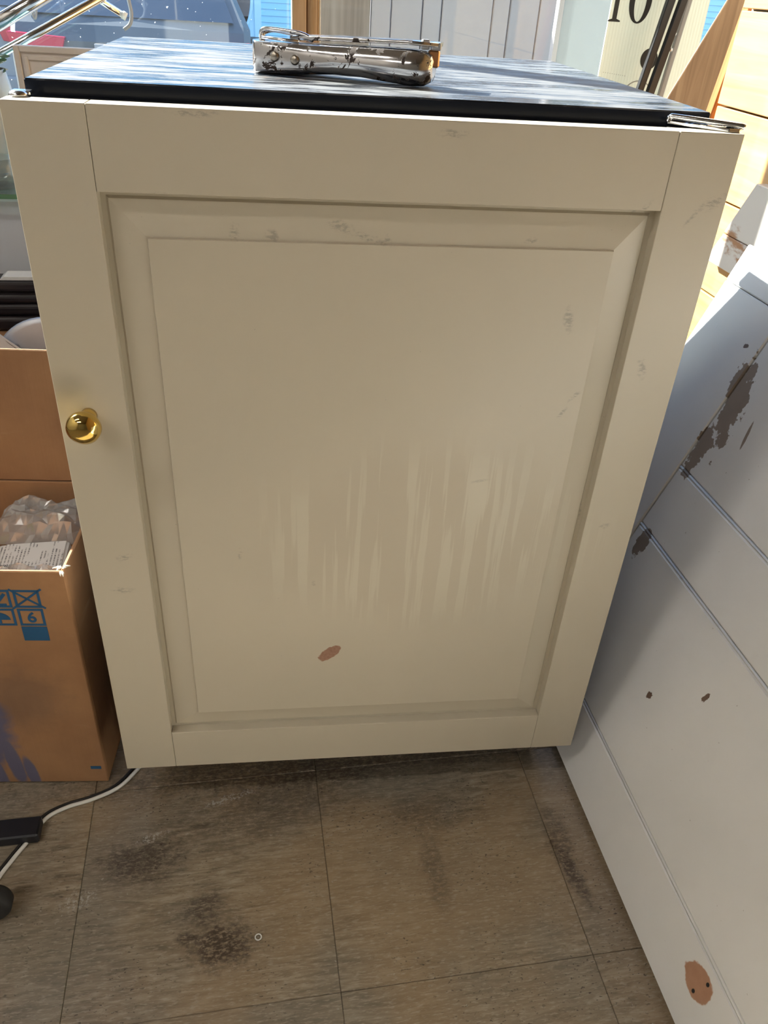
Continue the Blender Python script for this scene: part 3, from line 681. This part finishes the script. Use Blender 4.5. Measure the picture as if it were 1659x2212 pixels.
film('plastic_bag', boxpt(-.060, .032, .328), .100, .045, .030, 'crumpled clear plastic bag in front of the printed label in the cardboard box', 5, BA)

# ------------------------------------------------------------------ stack behind the box
crate = empty('storage_carton', (-.62, .575, 0)); tag(crate, 'plain brown carton under the dark wooden bars', 'carton')
MB().box((-.30, 0, 0), (.135, .13, .4575), .002).build('carton_body', MT['cardboard_plain'], crate)
bx('tape', (-.30, -.0004, .20), (.135, -.0001, .24), MT['gap_dark'], crate)
gb = empty('grey_box', (-.40, .58, 0)); tag(gb, 'grey sheet metal box under the ends of the dark wooden bars', 'box')
MB().box((-.075, 0, 0), (.075, .12, .455), .002).build('casing', MT['sheet_grey'], gb); bx('lid', (-.077, -.002, .440), (.077, .122, .4575), MT['sheet_grey'], gb, .001)
names = ['lowest thick rust-brown wooden bar of the dark stack', 'second dark wooden bar from the bottom of the stack', 'thin dark wooden bar second from the top of the stack', 'topmost black wooden bar of the dark stack']
zz = [(.4580, .4805), (.4808, .4990), (.4993, .5135), (.5138, .5330)]
for (z0, z1), nm, yy in zip(zz, names, (.592, .598, .604, .610)):
    bmx = MB(); bmx.box((-.36, -.022, 0), (.36, .022, z1 - z0), min(.006, (z1 - z0) * .35), None, 3)
    o = bmx.build('dark_bar', MT['dark_bar'], None, (-.64, yy + .02, z0), R(random.uniform(-.6, .6))); tag(o, nm, 'bar', 'stacked dark wooden bars')
sl2 = MB().prism([(-.10, 0), (.10, 0), (.10, .006), (-.092, .006)], 0, .03, 'y', .0005).build('white_stick', MT['glaze_white'], None, (-.395, .612, .5332)); sl2['label'] = 'short white stick lying on top of the dark wooden bars'; sl2['category'] = 'stick'
# silver disc, leaning cardboard sheet and label card behind the flap
pd = at(118, 800, .45)
dc = empty('metal_disc', (pd.x, .45, .30)); tag(dc, 'round silver metal disc standing behind the cardboard flap', 'disc')
MB().lathe([(.001, -.003), (.072, -.002), (.078, .001), (.080, .004), (.001, .006)], 48, 'y', (0, 0, pd.z - .30)).build('plate', MT['dull_metal'], dc)
p = at(36, 750, .447); MB().lathe([(.001, -.006), (.004, -.005), (.005, 0)], 14, 'y', (p.x - pd.x, -.001, p.z - .30)).build('stud', MT['steel'], dc)
MB().box((-.012, .004, 0), (.012, .03, .10), .002).build('stand', MT['sheet_grey'], dc)
hb = empty('support_box', (-.45, .44, 0)); tag(hb, 'low carton hidden behind the cardboard flap carrying the silver disc', 'carton')
MB().box((-.20, 0, 0), (.125, .09, .2995), .002).build('carton_body', MT['cardboard_plain'], hb); bx('tape', (-.20, -.0004, .12), (.125, -.0001, .16), MT['gap_dark'], hb)
cs = MB().box((-.06, 0, 0), (.06, .004, .20), .001).build('cardboard_sheet', MT['cardboard_plain'], None, at(20, 800, .49) - Vector((.04, 0, .06))); cs.rotation_euler.y = R(-38)
tag(cs, 'slanted brown cardboard sheet between the dark bars and the silver disc', 'cardboard')
lc = MB().box((-.017, 0, -.06), (.017, .003, .10), .0008).build('label_card', MT['label'], None, at(15, 762, .437)); lc.rotation_euler.y = R(-47)
tag(lc, 'pale blue printed card slanting beside the silver disc', 'card')

# white cabinet with glass top, and what stands on it
cab = empty('display_cabinet', (-.72, .74, 0)); tag(cab, 'pale grey display cabinet with a green-edged glass top', 'cabinet')
MB().box((-.34, 0, .04), (.38, .42, .633), .003).build('carcass', MT['grey_cabinet'], cab)
bx('plinth', (-.33, .02, 0), (.37, .40, .04), MT['sheet_grey'], cab); MB().box((-.335, -.006, .05), (.375, .0, .625), .002).build('front_panel', MT['grey_cabinet'], cab)
gs = Mat('glass_edge_green', (.03, .22, .13), .1); MT['glass_green'] = gs.m
gt = MB().box((-.345, -.035, .6335), (.37, .43, .6405), .0008).build('glass_top', MT['shelf_glass'], cab)
bx('glass_edge', (-.345, -.0362, .6335), (.37, -.0351, .6405), MT['glass_green'], gt)
ZG = .6405
pc = at(-32, 260, .88)
pot = empty('white_planter', (pc.x - .01, .88, ZG)); tag(pot, 'round white planter with white flowers on the glass cabinet top', 'planter')
zr = at(0, 150, .88).z - ZG
rr = at(34, 230, .88).x - pot.location.x
MB().lathe([(rr * .6, 0), (rr * .85, zr * .18), (rr, zr * .5), (rr * .97, zr * .8), (rr * .88, zr), (rr * .82, zr), (rr * .88, zr * .8), (.001, zr * .78)], 44).build('pot', MT['glaze_white'], pot)
MB().lathe([(rr * .84, zr * .80), (rr * .80, zr * .92), (.001, zr * .93)], 30).build('soil', MT['soil'], pot)
lv = MB(); fw = MB()
for k in range(170):
    a = random.uniform(0, 6.28); r_ = rr * .95 * math.sqrt(random.random()); h = zr + random.uniform(-.002, .038) * (1.1 - .4 * r_ / rr)
    c = Vector((r_ * math.cos(a), r_ * math.sin(a), h)); s = random.uniform(.005, .010)
    mt = Matrix.Translation(c) @ Matrix.Rotation(random.uniform(0, 6.28), 4, 'Z') @ Matrix.Rotation(random.uniform(-.9, .9), 4, 'X')
    (fw if k % 4 == 0 else lv).prism([(-s, 0), (-s * .4, s * .55), (s * .5, s * .4), (s * 1.3, 0), (s * .5, -s * .4), (-s * .4, -s * .55)], 0, .0006, 'z', 0, mt)
tag(lv.build('foliage', MT['leaf'], pot), kind='stuff'); tag(fw.build('blossom', MT['petal'], pot), kind='stuff')
for k in range(10):
    a = 2 * math.pi * k / 10; MB().tube([(rr * .3 * math.cos(a), rr * .3 * math.sin(a), zr * .9), (rr * .7 * math.cos(a), rr * .7 * math.sin(a), zr + .03)], .0012, 6).build('stem', MT['leaf'], pot)
tg = empty('glass_tumbler', (at(2, 400, .755).x, .755, ZG)); tag(tg, 'clear glass tumbler on the cabinet beside the refrigerator door edge', 'tumbler')
MB().lathe([(.026, 0), (.030, .045), (.028, .045), (.024, .004), (.001, .004)], 30).build('cup', MT['tumbler_glass'], tg); MB().lathe([(.0245, .0005), (.0245, .004)], 26).build('base', MT['tumbler_glass'], tg)

# cream framed drawer front standing on the glass
px0 = at(27, 97, .83); px1 = at(232, 104, .83)
fp2 = empty('drawer_front', (px0.x, .83, ZG)); tag(fp2, 'cream moulded drawer front standing on the cabinet left of the refrigerator top', 'drawer front')
hgt = px0.z - ZG; wd = .34
MB().box((0, 0, 0), (wd, .016, hgt), .0025).build('board', MT['drawer_cream'], fp2)
def mould(d, t, hh):
    m = MB()
    for a, b in (((d, -hh, d), (d + t, .001, hgt - d)), ((wd - d - t, -hh, d), (wd - d, .001, hgt - d)), ((d + t, -hh, hgt - d - t), (wd - d - t, .001, hgt - d)), ((d + t, -hh, d), (wd - d - t, .001, d + t))): m.box(a, b, min(t, hh) * .3)
    return m
mould(0, .009, .004).build('outer_moulding', MT['drawer_cream'], fp2); mould(.014, .006, .003).build('inner_moulding', MT['drawer_cream'], fp2)

# chrome tube rack by the window
YT = 1.05
def ext(a, b, t0, t1): return a + (b - a) * t0, a + (b - a) * t1
rk = empty('chrome_rack', (at(60, 60, YT).x, YT, ZG)); tag(rk, 'chrome tube rack with slanting bars in front of the window', 'rack'); o = rk.location
def rel(p): return p - o
a, b = ext(at(0, 47, YT), at(85, -4, YT), -1.6, 2.4); MB().tube([rel(a), rel(b)], .0125, 18).build('tube', MT['chrome'], rk)
a = at(0, 116, YT); b = at(205, 2, YT); t0 = (ZG + .008 - a.z) / (b.z - a.z); a2, b2 = ext(a, b, t0, 1.7); MB().tube([rel(a2), rel(b2)], .0075, 18).build('tube', MT['chrome'], rk)
a, b = at(205, -6, YT + .02), at(264, 31, YT + .02); a2, b2 = ext(a, b, -1.2, 1.0); tb = MB().tube([rel(a2), rel(b2)], .0055, 16).build('tube', MT['chrome'], rk)
MB().tube([rel(b), rel(b + (b - a).normalized() * .008)], .0068, 16).build('end_cap', MT['glaze_white'], tb)
o = rk.location
pts = [at(66, -60, 1.15), at(67, 5, 1.15), at(71, 30, 1.15), at(76, 40, 1.15), at(78, 20, 1.15), at(76, -60, 1.15)]
MB().tube(smooth_path([p - o for p in pts], 6), .0022, 8).build('hoop', MT['sheet_grey'], rk)
pts = [at(262, -70, 1.15), at(278, 0, 1.15), at(284, 30, 1.15), at(281, 52, 1.15), at(268, 64, 1.15)]
MB().tube(smooth_path([p - o for p in pts], 6), .0034, 10).build('hoop', MT['sheet_grey'], rk)

# ------------------------------------------------------------------ cord, black foot and castor on the floor
def fl_(px, py, z=.0):
    a, b = px - 829.5, py - 1106.0
    d = Vector([M[0][i] * a + M[1][i] * b + M[2][i] * FPX for i in range(3)]); return CAM + d * ((z - CAM.z) / d.z)
def cord(name, pts, r, mat, label):
    P = smooth_path([Vector((fl_(*p, r).x, fl_(*p, r).y, r + .0004)) for p in pts], 8)
    o = MB().tube(P, r, 10).build(name, mat); tag(o, label, 'cord', 'cords from under the refrigerator'); return o
wp = [(345, 1575), (318, 1635), (292, 1668), (255, 1702), (200, 1727), (145, 1744), (100, 1768), (65, 1812), (25, 1860), (-10, 1908), (-60, 2000)]
cord('power_cord', wp, .0026, MT['cord_white'], 'white electric cord running from under the refrigerator over the floor')
cord('power_cord', [(p[0] - 10 if i < 4 else p[0] - 6, p[1] - 2 - (3 if i > 3 else 0)) for i, p in enumerate(wp)], .0020, MT['cord_black'], 'black electric cord running alongside the white cord')
p0, p1 = fl_(86, 1822), fl_(86, 1783, .02)
bf = empty('floor_stand', (p0.x, p0.y, 0)); tag(bf, 'black metal stand foot lying on the floor under the cords', 'stand foot')
MB().box((-.45, 0, .001), (0, .030, .018), .002).build('bar', MT['black_paint'], bf); bx('rubber_pad', (-.06, .004, 0), (-.01, .026, .001), MT['rubber'], bf)
cq_ = fl_(-18, 1955, .02)
cs_ = empty('castor', (cq_.x, cq_.y, 0)); tag(cs_, 'black castor wheel at the left edge of the floor', 'castor')
MB().lathe([(.012, -.011), (.021, -.011), (.024, -.007), (.024, .007), (.021, .011), (.012, .011)], 26, 'y', (0, 0, .0245)).build('wheel', MT['rubber'], cs_)
MB().box((-.006, -.016, .02), (.006, -.013, .07), .001).box((-.006, .013, .02), (.006, .016, .07), .001).box((-.006, -.016, .066), (.006, .016, .072), .001).build('fork', MT['steel'], cs_)
MB().lathe([(.005, .072), (.005, .11)], 12).build('stem', MT['steel'], cs_)
# little white ring lying on the tile
wq = fl_(558, 2025); bm = bmesh.new()
wrg = MB().tube([(.0036 * math.cos(k * math.pi / 8), .0036 * math.sin(k * math.pi / 8), .0008) for k in range(17)], .0008, 6).build('white_ring', MT['white_plastic'], None, (wq.x, wq.y, .0002)); tag(wrg, 'tiny white plastic ring lying on the floor tile', 'ring')

# ------------------------------------------------------------------ outside
ZS = -.45
kind(bx('ground', (-14, 1.40, ZS - .1), (14, 16, ZS), MT['asphalt']))
YF = 13.5
hs = empty('house', (0, YF, ZS)); tag(hs, 'blue clapboard house across the street', 'house')
hz = 5.2
bx('wall', (-9, .03, 0), (9, .4, hz), MT['siding_blue'], hs)
wx0, wx1, wz0 = at(278, 5, YF).x, at(372, 5, YF).x, at(320, 28, YF).z - ZS
dx0, dx1, dz0 = at(486, 40, YF).x, at(550, 40, YF).x, at(520, 78, YF).z - ZS
cb = .085; nb = int(hz / cb)
cme = {}
for k in range(nb):
    z0 = k * cb
    spans = [(-9.0, 9.0)]
    for a, b, za, zb_ in ((wx0 - .08, wx1 + .08, wz0 - .08, wz0 + 1.5), (dx0 - .1, dx1 + .1, dz0 - .06, dz0 + 2.2)):
        if z0 + cb > za and z0 < zb_:
            spans = [s for (c, d) in spans for s in ((c, min(a, d)), (max(b, c), d)) if s[1] - s[0] > .01]
    for c, d in spans: MB().prism([(.030, z0), (.004, z0), (.022, z0 + cb - .002), (.030, z0 + cb - .002)], c, d, 'x').build('clapboard', MT['siding_blue'], hs)
wnd = MB().box((wx0 - .08, -.02, wz0 - .08), (wx1 + .08, .03, wz0)).box((wx0 - .08, -.02, wz0 + 1.42), (wx1 + .08, .03, wz0 + 1.5)).box((wx0 - .08, -.02, wz0), (wx0, .03, wz0 + 1.42)).box((wx1, -.02, wz0), (wx1 + .08, .03, wz0 + 1.42)).build('window', MT['trim_blue'], hs)
nw = 4; cw = (wx1 - wx0) / nw; ch_ = 1.42 / 5
for i in range(nw):
    for j in range(5): bx('pane', (wx0 + i * cw + .012, .005, wz0 + j * ch_ + .012), (wx0 + (i + 1) * cw - .012, .012, wz0 + (j + 1) * ch_ - .012), MT['dark_glass'], wnd)
bx('muntins', (wx0, .012, wz0), (wx1, .028, wz0 + 1.42), MT['trim_blue'], wnd)
dr = MB().box((dx0 - .1, -.02, dz0), (dx0, .03, dz0 + 2.2)).box((dx1, -.02, dz0), (dx1 + .1, .03, dz0 + 2.2)).box((dx0, -.02, dz0 + 2.1), (dx1, .03, dz0 + 2.2)).box((dx0, .005, dz0), (dx1, .03, dz0 + 2.1)).build('screen_door', MT['trim_blue'], hs)
ocx, oz, orx, orz = (dx0 + dx1) / 2, at(520, 62, YF).z - ZS + .42, (dx1 - dx0) * .40, .42
MB().prism([(ocx + orx * math.cos(2 * math.pi * k / 36), oz + orz * math.sin(2 * math.pi * k / 36)) for k in range(36)], -.004, .006, 'y').build('oval_pane', MT['dark_glass'], dr)
ring = MB().tube([(ocx + orx * 1.05 * math.cos(2 * math.pi * k / 36), -.006, oz + orz * 1.05 * math.sin(2 * math.pi * k / 36)) for k in range(37)], .022, 8).build('oval_rim', MT['trim_blue'], dr)
bx('kick_panel', (dx0 + .08, -.004, dz0 + .05), (dx1 - .08, .006, dz0 + .26), MT['siding_blue'], dr)
bx('doorstep', (dx0 - .3, -.5, 0), (dx1 + .3, .03, dz0), MT['asphalt'], hs)

def car(label, x0, x1, y0, zs, mats, seed):
    """car seen from behind: x0..x1 wide, tail at y0, 4.2 m long away from the shop; zs = heights of (bumper, deck, roof) over the street"""
    body, = mats; zb_, zd, zr_ = zs; wd_ = x1 - x0
    c = empty('parked_car', ((x0 + x1) / 2, y0, ZS)); tag(c, label, 'car', 'cars parked outside the window')
    hw = wd_ / 2; L = 4.2
    prof = [(0.0, .22), (-.02, .40), (.0, zd - .10), (.10, zd), (.16, zd + .04), (.85, zr_), (2.6, zr_ + .01), (3.3, zd + .02), (4.1, zd - .12), (4.2, .55), (4.18, .24)]
    bm = bmesh.new(); R_ = []
    for f, ins in ((-1, .10), (-.94, .02), (0, 0), (.94, .02), (1, .10)):
        ring = []
        for (yy, zz_) in prof:
            k = 1.0 if zz_ <= zd + .05 else 1.0 - .22 * (zz_ - zd) / max(.01, zr_ - zd)
            ring.append(bm.verts.new((f * hw * k, yy + (ins if yy < 2 else -ins), .22 + (zz_ - .22) * (1 - ins * .35))))
        R_.append(ring)
    n = len(prof)
    for i in range(4):
        for k in range(n): bm.faces.new((R_[i][k], R_[i][(k + 1) % n], R_[i + 1][(k + 1) % n], R_[i + 1][k]))
    bm.faces.new(R_[0][::-1]); bm.faces.new(R_[-1])
    m = MB(); m.add(bm); m.build('body', body, c)
    kk = lambda z: hw * (1.0 - .22 * (z - zd) / (zr_ - zd))
    za, zb2 = zd + .055, zr_ - .03; yf = lambda z: .16 + .69 * (z - zd - .04) / (zr_ - zd - .04) - .012
    g = bmesh.new(); vv = [g.verts.new((sx * (kk(z) - .10), yf(z) + dy, z)) for dy in (0, .02) for (sx, z) in ((-1, za), (1, za), (1, zb2), (-1, zb2))]
    for f in ((0, 1, 2, 3), (7, 6, 5, 4), (0, 4, 5, 1), (1, 5, 6, 2), (2, 6, 7, 3), (3, 7, 4, 0)): g.faces.new([vv[i] for i in f])
    m = MB(); m.add(g); m.build('rear_window', MT['dark_glass'], c)
    for s in (-1, 1):
        MB().prism([(s * (hw - .01), zd - .06), (s * (hw - .40), zd - .08), (s * (hw - .36), zd - .20), (s * (hw - .06), zd - .24)], -.035, .06, 'y', .004).build('tail_light', MT['tail_red'], c)
        for yy in (.75, 3.4): MB().lathe([(.18, -.10), (.30, -.09), (.31, 0), (.30, .09), (.18, .10)], 24, 'x', (s * (hw - .11), yy, .311)).build('wheel', MT['tyre'], c)
    MB().box((-hw + .06, -.07, .30), (hw - .06, .02, .50), .02).build('bumper', body, c)
    bx('number_plate', (-.26, -.05, zd - .22), (.26, -.012, zd - .11), MT['panel_white'], c, .003)
    return c
Yc = 6.2
cl, cr_ = at(12, 70, Yc).x, at(12, 70, Yc).x + 1.72
zd_ = at(120, 72, Yc).z - ZS
car('silver car with red tail lights parked outside behind the glass', cl, cr_, Yc, (.45, zd_ + .06, zd_ + .50), (MT['car_silver'],), 1)
car('white car parked beyond the silver car at the left', cl - 1.62, cl - .02, Yc + 1.6, (.45, zd_ + .02, zd_ + .46), (MT['car_white'],), 2)
